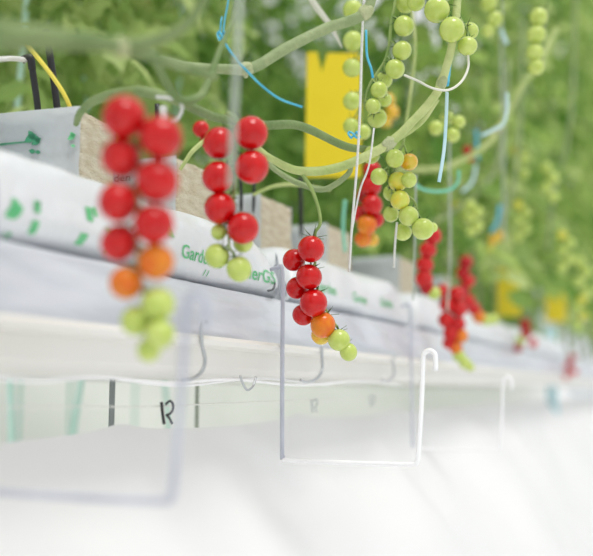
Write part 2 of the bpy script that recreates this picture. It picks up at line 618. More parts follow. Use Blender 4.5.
R_, O_, G_, Y_, A_, D_ = 'red', 'orange', 'green', 'yellow', 'gold', 'deep'
truss('large blurred red truss at the left, nearest the camera, orange and green below',
      [(124, 117, 22, R_, 0), (161, 137, 21.5, R_, -.005), (121, 158, 20.5, R_, .004), (157, 181, 21.5, R_, -.004), (118, 202, 20, R_, 0), (154, 224, 20.5, R_, -.004),
       (119, 243, 18.5, R_, .005), (156, 262, 18.5, O_, 0), (126, 283, 17, O_, .003), (158, 304, 17, G_, 0), (136, 321, 15.5, G_, .005), (160, 334, 15, G_, -.004), (149, 350, 12, G_, .006)],
      .565, [(126, 88, .02), (136, 98, .02), (142, 125), (139, 160), (138, 200), (137, 240), (141, 280), (149, 310), (151, 335)], rr=.0018)
truss('sharp red truss with green tips hanging behind grey string',
      [(251, 133, 17, R_, -.003), (219, 143, 16, R_, .002), (252, 167, 17.2, R_, -.004), (218, 177, 16, R_, .0), (220, 208, 16, R_, 0), (243, 228, 16.3, R_, -.004),
       (219, 232, 8, G_, .006), (243, 243, 10, G_, .010), (217, 256, 12.6, G_, 0), (239, 269, 12.6, G_, -.003)],
      .79, [(226, 112, .01), (234, 122), (236, 150), (235, 180), (233, 205), (229, 225), (229, 243, -.004), (229, 250, -.004)])
truss('middle truss in sharp focus, red shading to orange and green at tip',
      [(311, 249, 13.6, R_, -.005), (294, 260, 11.2, R_, .014), (309, 277, 13.2, R_, -.004), (297, 288, 11, R_, .014), (313.5, 303, 14, R_, -.005), (303, 315, 11, R_, .013),
       (323, 325, 12.6, O_, -.002), (321, 335, 10, A_, .014), (339, 340, 11.2, G_, -.002), (348.5, 352, 8.8, G_, 0)],
      .93, [(301, 172, .0), (312, 190, .0), (319, 210, 0), (320, 224, 0), (315, 234, .002), (319, 247, .008), (315, 264, .010), (317, 286, .010), (324, 306, .008), (334, 322, .005), (345, 340, .004)], rr=.0016)
truss('red and orange truss hanging behind the white twine, right of the middle one',
      [(372, 170, 9, R_), (371, 186, 10.5, R_, 0), (366, 196, 9.5, D_, .02), (372, 205, 10.5, R_, -.01), (362, 214, 9.5, R_, .02), (376, 220, 8, R_), (367, 225, 10, O_, -.01), (363, 239, 8.5, O_, 0), (372, 240, 7, A_, .02)],
      1.25, [(366, 150), (368, 165), (367, 190), (368, 215), (367, 235)])
# green trusses in the middle
truss('long chain of pale green tomatoes hanging beside the blue cord, upper centre',
      [(406, 3, 10, G_, .02), (404, 26, 10.2, G_), (402, 50.5, 9.8, G_), (395, 69, 9.8, G_), (384, 80, 8.5, G_, .03), (379, 90, 8.6, G_), (373, 106, 7.8, G_), (377, 118, 10, G_, .05), (385, 100, 7, G_, .06)],
      .97, [(396, -20), (395, 2), (391, 24), (389, 45), (384, 62), (372, 80), (366, 95), (365, 108)])
truss('four bright green tomatoes at the top of the thick bent vine',
      [(437, 10, 12.8, G_), (452, 29.5, 12.6, G_, -.01), (467.5, 46, 9.8, G_), (470, 31, 8.5, G_, .02), (416, 2, 9, G_, .03)],
      .94, [(455, -15), (456, 5), (460, 18), (466, 28), (470, 36)])
truss('truss of green and yellow tomatoes hanging below the thick bent vine',
      [(371, 155, 9, G_, .02), (395, 158.5, 9.3, G_, -.01), (409, 162, 9, A_, .005), (379, 176.5, 8.6, G_), (398, 181.5, 9.8, Y_, .004), (409, 180, 8, G_, -.006), (391, 193, 8, G_, .03), (400, 200, 9.8, Y_, -.004),
       (408.5, 216, 10.2, G_, -.004), (391, 214, 8, G_, .03), (423, 229, 11.2, G_, -.008), (403, 232, 8.8, G_, .02), (432.5, 227.5, 5.2, G_, -.004)],
      .97, [(404, 133), (402, 146), (388, 168), (392, 185), (413, 200), (418, 214), (424, 222)])
truss('faded green tomatoes in front of the yellow trap card edge',
      [(353, 10, 10, G_), (353, 41, 10, G_), (352, 68, 9.5, G_), (352, 101, 9, G_), (351, 126, 8, G_), (363, 132, 8, G_)],
      1.15, [(362, -20), (362, 0), (362, 30), (361, 62), (361, 95), (358, 122)])
truss('small truss of four green tomatoes high in the upper right foliage',
      [(538.5, 17, 9.2, G_), (536.5, 34.5, 9.4, G_), (535, 52.5, 9, G_), (536, 67, 8.2, G_)],
      1.35, [(548, -12), (547, 10), (546, 28), (544, 45), (543, 60)])
truss('soft green tomato pair near the top edge, left of the small upper right truss',
      [(489, 3, 8.5, G_), (495, 19, 8, G_), (488, 31, 6.5, G_)], 1.45, [(497, -16), (500, 5), (498, 22)])
truss('three dim green tomatoes in shade beside the lower end of the blue tie',
      [(436, 128, 7.5, G_), (453, 135, 7.2, G_), (447, 118, 7, G_, .04), (459, 122, 6.5, G_)], 1.3, [(442, 100), (446, 112), (447, 125)])
# blurred red trusses to the right
truss('slim blurred red truss touching the lowest green fruit',
      [(433, 236, 8.5, R_), (428, 250, 8.6, R_), (425, 265, 8.8, R_), (424, 279, 8.8, R_), (427, 288, 7, D_), (434, 293, 7, G_)],
      1.45, [(438, 215), (437, 228), (433, 245), (431, 262), (429, 280)], calyx=False)
truss('thick blurred truss of ripe red tomatoes low right of centre, green at the tip',
      [(443, 291, 7, R_), (457, 294, 7.6, R_), (447, 305, 8, R_), (459, 309, 8, R_), (446, 320, 8, R_), (458, 324, 7.8, R_), (451, 333, 8, R_), (461, 336, 7.2, O_), (449, 343, 6.6, R_), (456, 348, 6.5, O_),
       (459, 356, 6.5, G_), (465, 363, 6, G_), (470, 367, 4.5, G_)],
      1.58, [(455, 275), (452, 290), (452, 310), (453, 330), (458, 350), (465, 362)], calyx=False)
truss('blurred dark red truss curving right beside the thick red one',
      [(466, 262, 7, D_), (463, 273, 7, D_), (468, 281, 7, R_), (463, 291, 7, D_), (468, 301, 7, R_), (474, 309, 6.8, R_), (479, 317, 6.6, O_), (486, 320, 6, G_), (493, 319, 6, G_)],
      1.85, [(470, 250), (468, 262), (466, 280), (468, 295), (475, 308), (488, 315)], calyx=False)
truss('small dark red far truss under the yellow card at the right',
      [(525, 324, 5.5, D_), (526, 333, 5.5, D_), (520, 340, 5, G_), (533, 343, 4.5, R_), (518, 348, 4.5, D_)], 2.4, [(525, 312), (525, 325), (525, 342)], calyx=False)
truss('tiny dark red far truss near the right edge',
      [(572, 358, 4.2, D_), (568, 366, 4.4, D_), (574, 372, 4, R_), (566, 376, 3.6, R_)], 3.1, [(571, 348), (571, 360), (570, 374)], calyx=False)
truss('single blurred red tomatoes behind the arching stem, between the two left trusses',
      [(201, 129, 8.5, R_), (206, 141, 6, D_)], 1.15, [(203, 110), (205, 120), (206, 132)], calyx=False)
truss('green far truss hanging among leaves above the dark red curving truss',
      [(470, 205, 5.5, G_), (478, 212, 5.5, G_), (470, 218, 5.5, G_), (478, 226, 5.5, G_), (471, 232, 5, G_)], 1.9, [(474, 190), (475, 205), (475, 230)], calyx=False)
truss('pale green far truss in the right foliage, nearest the right edge',
      [(580, 262, 5.5, G_), (586, 272, 5.5, G_), (579, 282, 5.5, G_), (587, 292, 5, G_)], 2.5, [(583, 245), (584, 265), (583, 290)], calyx=False)
truss('pale green far truss halfway down the right foliage, above the yellow card',
      [(546, 168, 5.5, G_), (553, 178, 6, G_), (546, 188, 5.5, G_), (553, 197, 5.5, G_)], 2.3, [(549, 150), (550, 170), (550, 195)], calyx=False)
for (a, b, r, lab) in ((145, 8, 7, 'far pinkish tomatoes blurred in the leaves at top left'), (172, 14, 6.5, 'far orange tomatoes blurred beside the pinkish pair, top left')):
    truss(lab, [(a, b, r, O_ if a > 150 else R_), (a + 5, b + 9, r - 1, A_)], 2.6, [(a + 2, b - 22), (a + 3, b - 8), (a + 3, b + 4)], calyx=False)
truss('far golden fruit low in the foliage right of the dark curving truss',
      [(497, 377, 3.5, O_), (503, 345, 4, A_)], 2.6, [(501, 330), (501, 345), (499, 372)], calyx=False)

truss('small golden far truss above the dark red curving one, beside a blue tie',
      [(493, 240, 5, A_), (500, 236, 5, A_), (490, 248, 4, Y_)], 2.2, [(496, 215), (497, 232), (494, 246)], calyx=False)
truss('tiny red far tomatoes right of the pale blue hanging tie',
      [(467, 150, 4.5, D_), (470, 158, 4, R_)], 1.9, [(468, 132), (469, 145), (469, 156)], calyx=False)
truss('hanging chain of pale yellow green fruit near the right edge, under the farthest stem',
      [(582, 300, 5, Y_), (577, 308, 5, G_), (584, 316, 5, Y_), (578, 325, 5, G_)], 2.6, [(581, 285), (581, 300), (581, 322)], calyx=False)
truss('golden fruit half hidden behind the green tomatoes, right of the large yellow card',
      [(388, 100, 7, A_), (392, 112, 7, A_), (386, 122, 6, A_)], 1.6, [(390, 84), (390, 100), (389, 118)], calyx=False)

for (a, b, n, lab) in ((522, 205, 5, 'blurred far green truss left of the one halfway down the right foliage'), (566, 235, 5, 'blurred far green truss left of the pale one nearest the right edge'),
                       (520, 150, 4, 'blurred far green truss just right of the curving stem'), (460, 205, 4, 'blurred far green truss left of the one above the dark red truss')):
    truss(lab, [(a + (4 if q % 2 else -4), b + q * 8, 5.2, G_ if q else Y_) for q in range(n)], 2.35, [(a, b - 18), (a + 1, b), (a, b + n * 7)], calyx=False)

# ---------------------------------------------------------------- vines
def vine(pts, rad, m, label, nodes=(), extra=None):
    path = smooth_path([P(*p) for p in pts], 10)
    o0 = path[0].copy()
    n = len(path)
    k = len(rad) - 1
    rr = []
    for i in range(n):
        u = i / (n - 1) * k
        a = min(int(u), k - 1)
        rr.append((rad[a] + (rad[a + 1] - rad[a]) * (u - a)) * (1 + .06 * noise.noise(path[i] * 25)))
    t = empty('tomato_vine', o0, label, 'vine')
    bm = bmesh.new()
    tube(bm, path, rr, 16, 1, o0, .12)
    mesh_obj('vine_stem', bm, m, t)
    for u in nodes:
        i = max(1, min(n - 2, int(u * (n - 1))))
        bm = bmesh.new()
        tt = (path[i + 1] - path[i - 1]).normalized()
        pp = [path[i] + tt * s for s in (-.007, -.004, 0, .004, .007)]
        tube(bm, pp, [rr[i] * q for q in (.95, 1.16, 1.28, 1.16, .95)], 14, 1, o0, .35)
        # scar stub of a removed leaf
        side = upv * (1 if i % 2 else -1)
        tube(bm, [path[i] - side * rr[i] * .2, path[i] + side * rr[i] * 1.35, path[i] + side * rr[i] * 1.6], [rr[i] * .6, rr[i] * .45, rr[i] * .25], 10, 1, o0)
        mesh_obj('leaf_node', bm, M['node'], t)
    if extra:
        for (ep, er) in extra:
            bm = bmesh.new()
            q = smooth_path([P(*p) for p in ep], 8)
            tube(bm, q, [er * (1.1 - .5 * i / len(q)) for i in range(len(q))], 10, 1, o0)
            mesh_obj('side_shoot', bm, m, t)
    return t


vine([(-40, 20, .46), (0, 32, .48), (60, 38, .52), (115, 46, .56), (165, 61, .62), (215, 77, .70)], [.0070, .0066, .0060, .0048, .0036, .0028], M['vine_dark'],
     'thick dark blurred stem crossing the top left corner, nearest the camera', (.62,),
     [([(125, 47, .57), (158, 40, .57), (183, 27, .565), (203, 2, .56), (210, -25, .55)], .0042), ([(-30, 42, .5), (10, 44, .5), (70, 46, .54), (110, 48, .56)], .004)])
vine([(160, 58, .86), (190, 66, .86), (222, 69, .86), (252, 68, .86), (285, 49, .87), (325, 29, .88), (366, 12, .88), (373, -25, .88)],
     [.0030, .0040, .0048, .0050, .0052, .0052, .0052, .0050], M['vine'], 'long green stem rising to the right across the top centre, above the blue cord', (.40, .86))
vine([(76, 124, .84), (81, 112, .81), (98, 99, .78), (135, 91, .77), (175, 100, .78), (215, 117, .84), (262, 125, .88), (300, 126, .93), (345, 146, .97), (372, 150, 1.0)],
     [.0026, .0034, .0040, .0044, .0044, .0042, .0044, .0046, .0045, .004], M['vine_dark'], 'arching stem above the nearest red truss, passing behind the second', (.66,))
vine([(250, 142, .92), (270, 158, .92), (300, 171, .93), (340, 167, .94), (385, 146, .94), (412, 122, .94), (436, 94, .94), (447, 65, .94), (454, 35, .94), (458, -5, .95)],
     [.0034, .0038, .0046, .0047, .0047, .0047, .0046, .0044, .0042, .0040], M['vine_pale'], 'thickest bright stem bending upward at right of centre, in focus', (.46, .72),
     [([(436, 98, .95), (421, 121, .955), (400, 137, .96), (380, 150, .965)], .0042)])
vine([(262, 156, .98), (277, 171, .98), (300, 184, .98), (325, 189, .98), (347, 175, .98), (352, 163, .97)], [.0028, .0030, .0032, .0032, .0030, .0026], M['vine'],
     'thin stem looping below the bright bent stem, over the middle truss', ())
vine([(152, 52, .70), (165, 80, .72), (180, 100, .74), (200, 96, .76), (210, 78, .77), (216, 60, .78), (232, 20, .8), (240, -20, .8)], [.0030, .0034, .0034, .0032, .0028, .0022, .002], M['vine_dark'],
     'dim curled stem hooking round the white clip at top left', ())
vine([(395, 170, 1.75), (440, 168, 1.75), (480, 150, 1.75), (503, 122, 1.75), (521, 88, 1.75), (540, 62, 1.76), (556, 30, 1.8)], [.0055, .0055, .0058, .006, .006, .006, .006], M['vine_pale'],
     'blurred stem curving upward in the right foliage', (.45,))
vine([(415, 230, 2.1), (455, 210, 2.1), (490, 178, 2.1), (500, 150, 2.1), (505, 110, 2.1), (508, 60, 2.1)], [.005, .0055, .006, .006, .006, .006], M['vine'],
     'fainter blurred stem running below the curving one at right', ())
vine([(440, 262, 2.3), (475, 258, 2.3), (500, 225, 2.3), (514, 180, 2.3), (520, 120, 2.35), (522, 20, 2.4)], [.006] * 6, M['vine'],
     'long upright blurred stem in the right foliage above the dark curving truss', ())
vine([(180, 170, .98), (192, 152, .98), (206, 140, .99), (222, 133, 1.0)], [.0022, .0026, .0026, .0024], M['vine_pale'], 'short pale shoot rising from the rockwool block beside the second truss', ())
vine([(253, 195, 1.15), (275, 186, 1.15), (300, 185, 1.15), (330, 190, 1.2)], [.002, .0024, .0024, .002], M['vine_pale'], 'thin pale shoot over the third rockwool block', ())
vine([(548, 250, 2.6), (552, 200, 2.6), (565, 150, 2.6), (572, 100, 2.6), (576, -10, 2.7)], [.006] * 5, M['vine'], 'farthest upright stem near the right edge', ())

# ---------------------------------------------------------------- strings, ties, stakes
def sp(name, pts, rad, m, label, cat, group=None, **k):
    return single(name, [P(*p) for p in pts], rad, m, label, cat, group, **k)


sp('support_string', [(240, -30, .56), (237, 60, .56), (233, 130, .56), (231, 186, .56)], .0020, M['gstring'], 'blurred grey support string hanging in front of the second red truss', 'string')
sp('support_string', [(365, -20, .90), (362, 40, .90), (360, 110, .905), (357, 165, .91), (352, 225, .92), (349, 272, .93)], .0013, M['string'], 'white twine hanging straight down past the yellow card, longest', 'string')
sp('support_string', [(374, 128, .92), (369, 165, .92), (360, 190, .93), (353, 225, .935), (351, 240, .935)], .0010, M['string'], 'second white twine slanting beside the long one over the orange truss', 'string')
sp('support_string', [(397, 222, .98), (395, 245, .98), (394, 268, .98)], .0013, M['string'], 'short white string end below the yellow green truss', 'string')
sp('support_string', [(416, 175, 1.2), (415, 235, 1.2), (413, 300, 1.25)], .0012, M['gstring'], 'faint grey string beside the slim blurred red truss', 'string')
sp('support_string', [(449, 130, 1.45), (450, 250, 1.45), (447, 312, 1.45)], .0018, M['gstring'], 'pale string in front of the thick blurred red truss', 'string')
sp('support_string', [(407, -20, 1.2), (415, 40, 1.2), (412, 80, 1.2), (405, 130, 1.2)], .0020, M['vine_pale'], 'pale fibrous cord behind the chain of green tomatoes', 'string')
sp('support_string', [(500, -20, 2.0), (503, 120, 2.0), (504, 240, 2.0)], .0025, M['gstring'], 'blurred grey string in the right foliage above the yellow card', 'string')

# blue ties with knots
t = empty('plant_tie', P(222, 36, .84), 'bright blue cord with a knot slanting down right, top left of centre', 'plant tie')
bm = bmesh.new(); o0 = P(222, 36, .84)
tube(bm, smooth_path([P(222, 38, .84), P(232, 54, .84), P(246, 70, .845), P(262, 86, .85), P(280, 99, .855), P(302, 107, .86)], 8), .0019, 8, .6, o0)
mesh_obj('tail', bm, M['blue'], t)
bm = bmesh.new()
kn = [P(222 + 4 * math.cos(a) * (1 + .2 * math.sin(3 * a)), 36 + 4 * math.sin(2 * a), .84 + .003 * math.sin(a * 3)) for a in [i * .6 for i in range(13)]]
tube(bm, smooth_path(kn, 5), .0012, 8, 1, o0)
tube(bm, smooth_path([P(223, 33, .84), P(225, 18, .84), P(228, 2, .84), P(230, -20, .84)], 6), .0008, 8, 1, o0)
tube(bm, smooth_path([P(220, 33, .84), P(221, 22, .84), P(222, 17, .845)], 6), .0008, 8, 1, o0)
mesh_obj('knot', bm, M['blue'], t)
t = empty('plant_tie', P(354, 134, .945), 'small blue knotted cord tied at the bright bent stem', 'plant tie')
bm = bmesh.new(); o0 = P(354, 134, .945)
kn = [P(354 + 5 * math.cos(a) * (1 + .3 * math.sin(3 * a)), 135 + 3 * math.sin(2 * a), .94 + .003 * math.sin(a * 3)) for a in [i * .6 for i in range(14)]]
tube(bm, smooth_path(kn, 5), .0012, 8, 1, o0)
mesh_obj('knot', bm, M['blue'], t)
sp('plant_tie', [(366, 30, .93), (367, 55, .93), (371, 68, .93), (373, 78, .93)], .0013, M['blue'], 'short blue cord behind the chain of green tomatoes', 'plant tie')
sp('plant_tie', [(454, 45, 1.0), (450, 60, 1.0), (447, 85, .98)], .0024, M['blue'], 'dark blue cord piece behind the top of the thick bent stem', 'plant tie')
sp('plant_tie', [(447, 92, .96), (446, 120, .955), (444, 150, .95), (439, 182, .95)], .0021, M['pblue'], 'pale blue tie hanging down right of the bent stem', 'plant tie', flat=.5)
sp('plant_tie', [(507, 93, 1.45), (507, 110, 1.45), (503, 124, 1.45), (493, 130, 1.45), (481, 136, 1.45)], .0026, M['pblue'], 'light blue tie bent like a hook in the right foliage', 'plant tie', flat=.5)
sp('plant_tie', [(501, 30, 1.6), (507, 44, 1.6)], .0030, M['pblue'], 'tiny light blue tie high beside the upper right green truss', 'plant tie')
sp('plant_tie', [(476, 165, 1.8), (472, 182, 1.8), (462, 192, 1.8)], .0030, M['pblue'], 'blurred pale blue tie below the blurred curving stem', 'plant tie')
sp('plant_tie', [(476, 130, 1.85), (478, 160, 1.85)], .0030, M['blue'], 'blurred darker blue tie left of the hook shaped one', 'plant tie')
sp('plant_tie', [(500, 205, 2.0), (497, 222, 2.0), (491, 232, 2.0)], .004, M['blue'], 'blurred blue tie above the golden far truss', 'plant tie')
sp('green_clip', [(412, 182, 1.35), (425, 190, 1.35), (445, 191, 1.35), (457, 184, 1.35), (459, 170, 1.35)], .0024, M['teal'], 'curved teal plastic ring clip right of the yellow green truss', 'clip')
sp('green_clip', [(345, 200, 1.35), (343, 225, 1.35), (345, 252, 1.35)], .0028, M['teal'], 'upright green plastic clip left of the long white twine', 'clip')
sp('dried_tendril', [(404, 75, .955), (418, 81, .95), (432, 88, .93), (448, 90, .925), (461, 82, .93), (468, 68, .935), (468, 54, .94)], .0013, M['tendril'], 'thin white curved tendril looping across the thick bent stem', 'tendril', seg=8)
# pale strap at the top centre
sp('pale_strap', [(300, -20, 1.15), (315, 5, 1.15), (332, 28, 1.15), (342, 48, 1.15)], [.010, .009, .006, .002], M['tendril'], 'pale tapering strap slanting down at the top centre above the yellow card', 'strap', flat=.25)
# white plastic clip at the arching stem
t = empty('white_clip', P(168, 105, .75), 'white plastic stem clip hooked on the arching stem', 'clip')
bm = bmesh.new(); o0 = P(168, 105, .75)
tube(bm, smooth_path([P(157, 97, .75), P(168, 98, .745), P(178, 101, .742), P(182, 108, .742), P(178, 118, .742), P(172, 121, .742)], 6), .0022, 8, .6, o0)
mesh_obj('hook', bm, M['string'], t)
bm = bmesh.new()
tube(bm, smooth_path([P(163, 106, .745), P(164, 118, .745), P(164, 128, .745)], 6), .0032, 8, .5, o0)
mesh_obj('tab', bm, M['string'], t)

# irrigation stakes standing in the blocks
def stake(top, bot, r, label, elbow=None):
    t = empty('drip_stake', bot, label, 'irrigation stake', 'black irrigation stakes in the rockwool blocks')
    bm = bmesh.new()
    pth = smooth_path([top, top.lerp(bot, .5) + Vector((.001, 0, 0)), bot], 6)
    tube(bm, pth, [r] * (len(pth) - 2) + [r * .8, r * .3], 10, 1, bot)
    if elbow is not None:
        tube(bm, smooth_path([elbow, top.lerp(elbow, .25) + Vector((0, 0, r * .8)), top + Vector((0, 0, 0)), top.lerp(bot, .12)], 6), r * 1.15, 10, 1, bot)
    mesh_obj('stake', bm, M['black'], t)
    return t


zt = ZS + .0745 + .082
def blk(y, x=-.56):
    return Vector((x, y, zt - .022))
def top_over(px, py, base):
    """a point above a block at about the block's own distance"""
    d = (base - EYE).dot(fwd)
    return P(px, py, d)


s1 = stake(P(31, 60, .895), P(41, 140, .90), .0033, 'black stake with an elbow in the leftmost block, joined to the white tube', P(22, 60, .895))
bm = bmesh.new(); o0 = P(41, 140, .90)
tube(bm, smooth_path([P(-30, 54, .82), P(-5, 59, .84), P(12, 58.5, .88), P(26, 60, .895)], 6), .0026, 10, 1, o0)
mesh_obj('drip_tube', bm, M['string'], s1)
stake(P(46, 30, .91), P(61, 140, .91), .0036, 'taller plain black stake leaning in the leftmost block')
stake(P(157, 104, 1.0), P(158, 172, 1.0), .0028, 'black stake behind the white clip at the second block')
stake(P(240, 170, 1.17), P(241, 214, 1.17), .0022, 'thin black stake left of the close pair beside the third block')
stake(P(254, 165, 1.2), P(253, 214, 1.2), .0022, 'thin black stake right of the close pair beside the third block')
stake(P(300, 178, 1.35), P(301, 238, 1.35), .0032, 'black stake behind the stalk of the middle truss')
sp('yellow_stick', [(22, 40, .88), (38, 58, .88), (55, 80, .88), (66, 98, .88), (73, 116, .885), (75, 128, .89)], .0022, M['ystick'], 'thin yellow stick slanting behind the black stakes', 'stick')

# ---------------------------------------------------------------- yellow cards
def card(corners, depth, label, notch=True, m='yellowcard'):
    (x0, y0), (x1, y1) = corners
    t0 = P((x0 + x1) / 2, y1, depth)
    pts = [(x0, y1), (x1, y1), (x1, y0 + 1), (x0 + (x1 - x0) * .40, y0 + 1), (x0 + (x1 - x0) * .30, y0 + 20), (x0 + (x1 - x0) * .22, y0), (x0 + 2, y0)] if notch else [(x0, y1), (x1, y1), (x1, y0), (x0, y0)]
    bm = bmesh.new()
    vs = [bm.verts.new(P(a, b, depth) - t0) for a, b in pts]
    f = bm.faces.new(vs)
    r = bmesh.ops.extrude_face_region(bm, geom=[f])
    for v in r['geom']:
        if isinstance(v, bmesh.types.BMVert):
            v.co += fwd * .0012
    bmesh.ops.triangulate(bm, faces=[q for q in bm.faces if len(q.verts) > 4])
    bmesh.ops.recalc_face_normals(bm, faces=bm.faces)
    o = mesh_obj('sticky_trap', bm, M[m], loc=t0, smooth=False)
    return tag(o, label, 'insect trap', 'yellow sticky traps')


card(((305, 52), (361, 177)), 1.5, 'large yellow sticky trap card with a notched top, upper centre')
card(((497, 268), (521, 316)), 2.7, 'small blurred yellow trap card in the right foliage', False)
card(((546, 292), (566, 322)), 3.4, 'faint yellow trap card nearest the right edge', False)

# ---------------------------------------------------------------- wire hangers
def hanger(y, zb, zt_, x_out, label, x_in=-.416, top=.135, hook=.0135, r=.0022, m=None):
    t = empty('wire_hanger', (x_in, y, CZ + top), label, 'wire hanger', 'white wire hangers along the gutter')
    o0 = Vector((x_in, y, CZ + top))
    q = .006
    c = [Vector((x_in - .016, y + .004, CZ + top - .001)), Vector((x_in - .006, y, CZ + top)), Vector((x_in, y, CZ + top - .008)), Vector((x_in, y, CZ + (top + zb) / 2)), Vector((x_in, y, CZ + zb + .01)), Vector((x_in + .0015, y, CZ + zb + .003)), Vector((x_in + .009, y, CZ + zb)),
         Vector(((x_in + x_out) / 2, y, CZ + zb - .0005)), Vector((x_out - .009, y, CZ + zb)), Vector((x_out - .0015, y, CZ + zb + .003)), Vector((x_out, y, CZ + zb + .01)),
         Vector((x_out + .004, y, CZ + (zb + zt_) / 2)), Vector((x_out + .007, y, CZ + zt_ - .008))]
    for i in range(1, 8):
        a = PI - i * PI / 7
        c.append(Vector((x_out + .007 + hook / 2 + math.cos(a) * hook / 2, y - .002 * i / 7, CZ + zt_ - hook / 2 + math.sin(a) * hook / 2)))
    c.append(Vector((x_out + .007 + hook, y - .002, CZ + zt_ - .021)))
    full = smooth_path(c, 5)
    if m:    # one wire, light put into colour: lit arm white, shaded leg grey
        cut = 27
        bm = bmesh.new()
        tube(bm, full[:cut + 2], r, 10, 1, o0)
        mesh_obj('bent_wire', bm, M['wire_dim'], t)
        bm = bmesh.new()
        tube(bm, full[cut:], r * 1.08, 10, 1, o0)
        mesh_obj('lit_arm', bm, m, t)['label'] = 'lit white arm and hook'
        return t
    bm = bmesh.new()
    tube(bm, full, r, 10, 1, o0)
    mesh_obj('bent_wire', bm, M['wire_dim'], t)
    return t


hanger(.449, -.063, .055, -.276, 'big blurred wire hanger at lower left, nearest the camera')
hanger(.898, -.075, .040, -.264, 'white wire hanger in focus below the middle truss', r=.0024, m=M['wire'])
hanger(1.385, -.090, .020, -.279, 'faint blurred wire hanger right of the focused one', r=.0019, m=M['wire'])

# grey hooks below the gutter, hose, line and clips
def jhook(pts, label, r=.0018):
    path = smooth_path(pts, 7)
    t = empty('gutter_hook', path[0], label, 'hook', 'grey hooks on the gutter side')
    bm = bmesh.new()
    tube(bm, path, r, 10, 1, path[0])
    mesh_obj('bent_rod', bm, M['steel'], t)


X1 = -.418
jhook([onX(a, b, X1) for a, b in ((207, 322), (203, 322), (201, 330), (202, 345), (205, 360), (202, 371), (194, 378), (184, 380))], 'grey S hook on the gutter left of the focused wire hanger')
jhook([onX(a, b, X1) for a, b in ((240, 376), (244, 386), (248, 390), (253, 386), (256, 377))], 'small grey hook tip below the gutter edge', .0012)
jhook([onX(a, b, X1) for a, b in ((326, 343), (322, 346), (322, 358), (322, 370), (316, 379), (306, 382), (301, 380))], 'grey S hook on the gutter inside the focused wire hanger')
jhook([onX(a, b, X1) for a, b in ((396, 356), (393, 360), (394, 372), (392, 378), (386, 381), (382, 380))], 'blurred grey S hook farther along the gutter')

pts = []
for i in range(22):
    px = -20 + i * 20
    base = 379 + (px / 700) * 11
    pts.append(onX(px, base + 2.2 * math.sin(px / 21) - 1, -.437))
single('drip_hose', pts, .0016, M['wire'], 'thin white wavy hose running under the gutter edge', 'hose')
pts = []
for i in range(16):
    px = 120 + i * 14
    pts.append(onX(px, 382 + 3.5 * math.sin(px / 26 + 1), -.450))
single('drip_hose', pts, .0013, M['wire'], 'second thin hose sagging lower beneath the gutter, left of the focused hanger', 'hose')
single('support_line', [onX(-30, 407.5, -.462), onX(80, 406.5, -.462), onX(163, 406, -.462), onX(300, 400, -.462), onX(420, 397, -.462)], .0007, M['string'], 'thin white line stretched below the gutter, holding the black clips', 'line')


def film_clip(px, py, label, s=1.0, m=None):
    c = onX(px, py, -.458)
    t = empty('film_clip', c, label, 'clip', 'clips on the line over the draped sheet')
    def q(a, b, dx=0): return c + Vector((dx, a * .00105 * s * 1.0, -b * .00092 * s))
    bm = bmesh.new()
    tube(bm, smooth_path([q(-6, -11), q(-4, 0), q(-1, 11)], 6), .0015 * s, 8, 1, c)
    mesh_obj('jaw', bm, m or M['black'], t)
    bm = bmesh.new()
    tube(bm, smooth_path([q(-2, -9, .002), q(3, -12, .003), q(8, -9, .003), q(8, -3, .003), q(3, 1, .003), q(0, 2, .002), q(4, 5, .002), q(9, 11, .002)], 5), .0012 * s, 8, 1, c)
    mesh_obj('spring', bm, m or M['black'], t)


film_clip(165, 413, 'black clip on the line at lower left, sharpest of the clips')
film_clip(313, 406, 'grey blurred clip inside the focused wire hanger', .8, M['steel'])
film_clip(371, 401, 'faint clip right of the one inside the focused hanger', .8, M['steel'])

# stands and tubes seen under the gutter
def post(px, X, r, m, label, z1=CZ + .012):
    p = onX(px, 400, X)
    t = empty('gutter_stand', (p.x, p.y, 0), label, 'stand')
    bm = bmesh.new()
    tube(bm, [Vector((0, 0, .0)), Vector((0, 0, .5)), Vector((0, 0, z1))], r, 12)
    mesh_obj('upright', bm, m, t)
    bm = bmesh.new()
    tube(bm, [Vector((0, 0, 0)), Vector((0, 0, .006)), Vector((0, 0, .008))], [r * 5, r * 5, r * 3], 16)
    mesh_obj('foot_plate', bm, m, t)


post(112, -.545, .0030, M['post'], 'thin grey upright under the gutter at left, between the sheet and the trough')
post(197, -.60, .0026, M['gstring'], 'pale grey upright under the gutter left of the small hook tip')
post(500, -1.78, .012, M['gstring'], 'far pale upright of the second row gutter')
for px, lab in ((70, 'teal tube standing behind the gap, left of the thin grey upright'), (135, 'teal tube standing behind the gap, right of the thin grey upright'), (20, 'teal tube standing behind the gap at the left edge')):
    p = onX(px, 400, -1.42)
    single('drain_tube', [Vector((p.x, p.y, 0)), Vector((p.x, p.y, .5)), Vector((p.x, p.y, 1.15))], .0045, M['leaft'], lab, 'tube')
p = P(552, 380, 3.2)
t = empty('blue_post', (p.x, p.y, 0), 'pale blue upright post blurred near the right edge', 'post')
bm = bmesh.new()
box(bm, (-.018, -.018, 0), (.018, .018, CZ + .22), .004)
mesh_obj('shaft', bm, M['pblue'], t)
bm = bmesh.new()
box(bm, (-.04, -.04, 0), (.04, .04, .008), .002)
mesh_obj('foot', bm, M['pblue'], t)

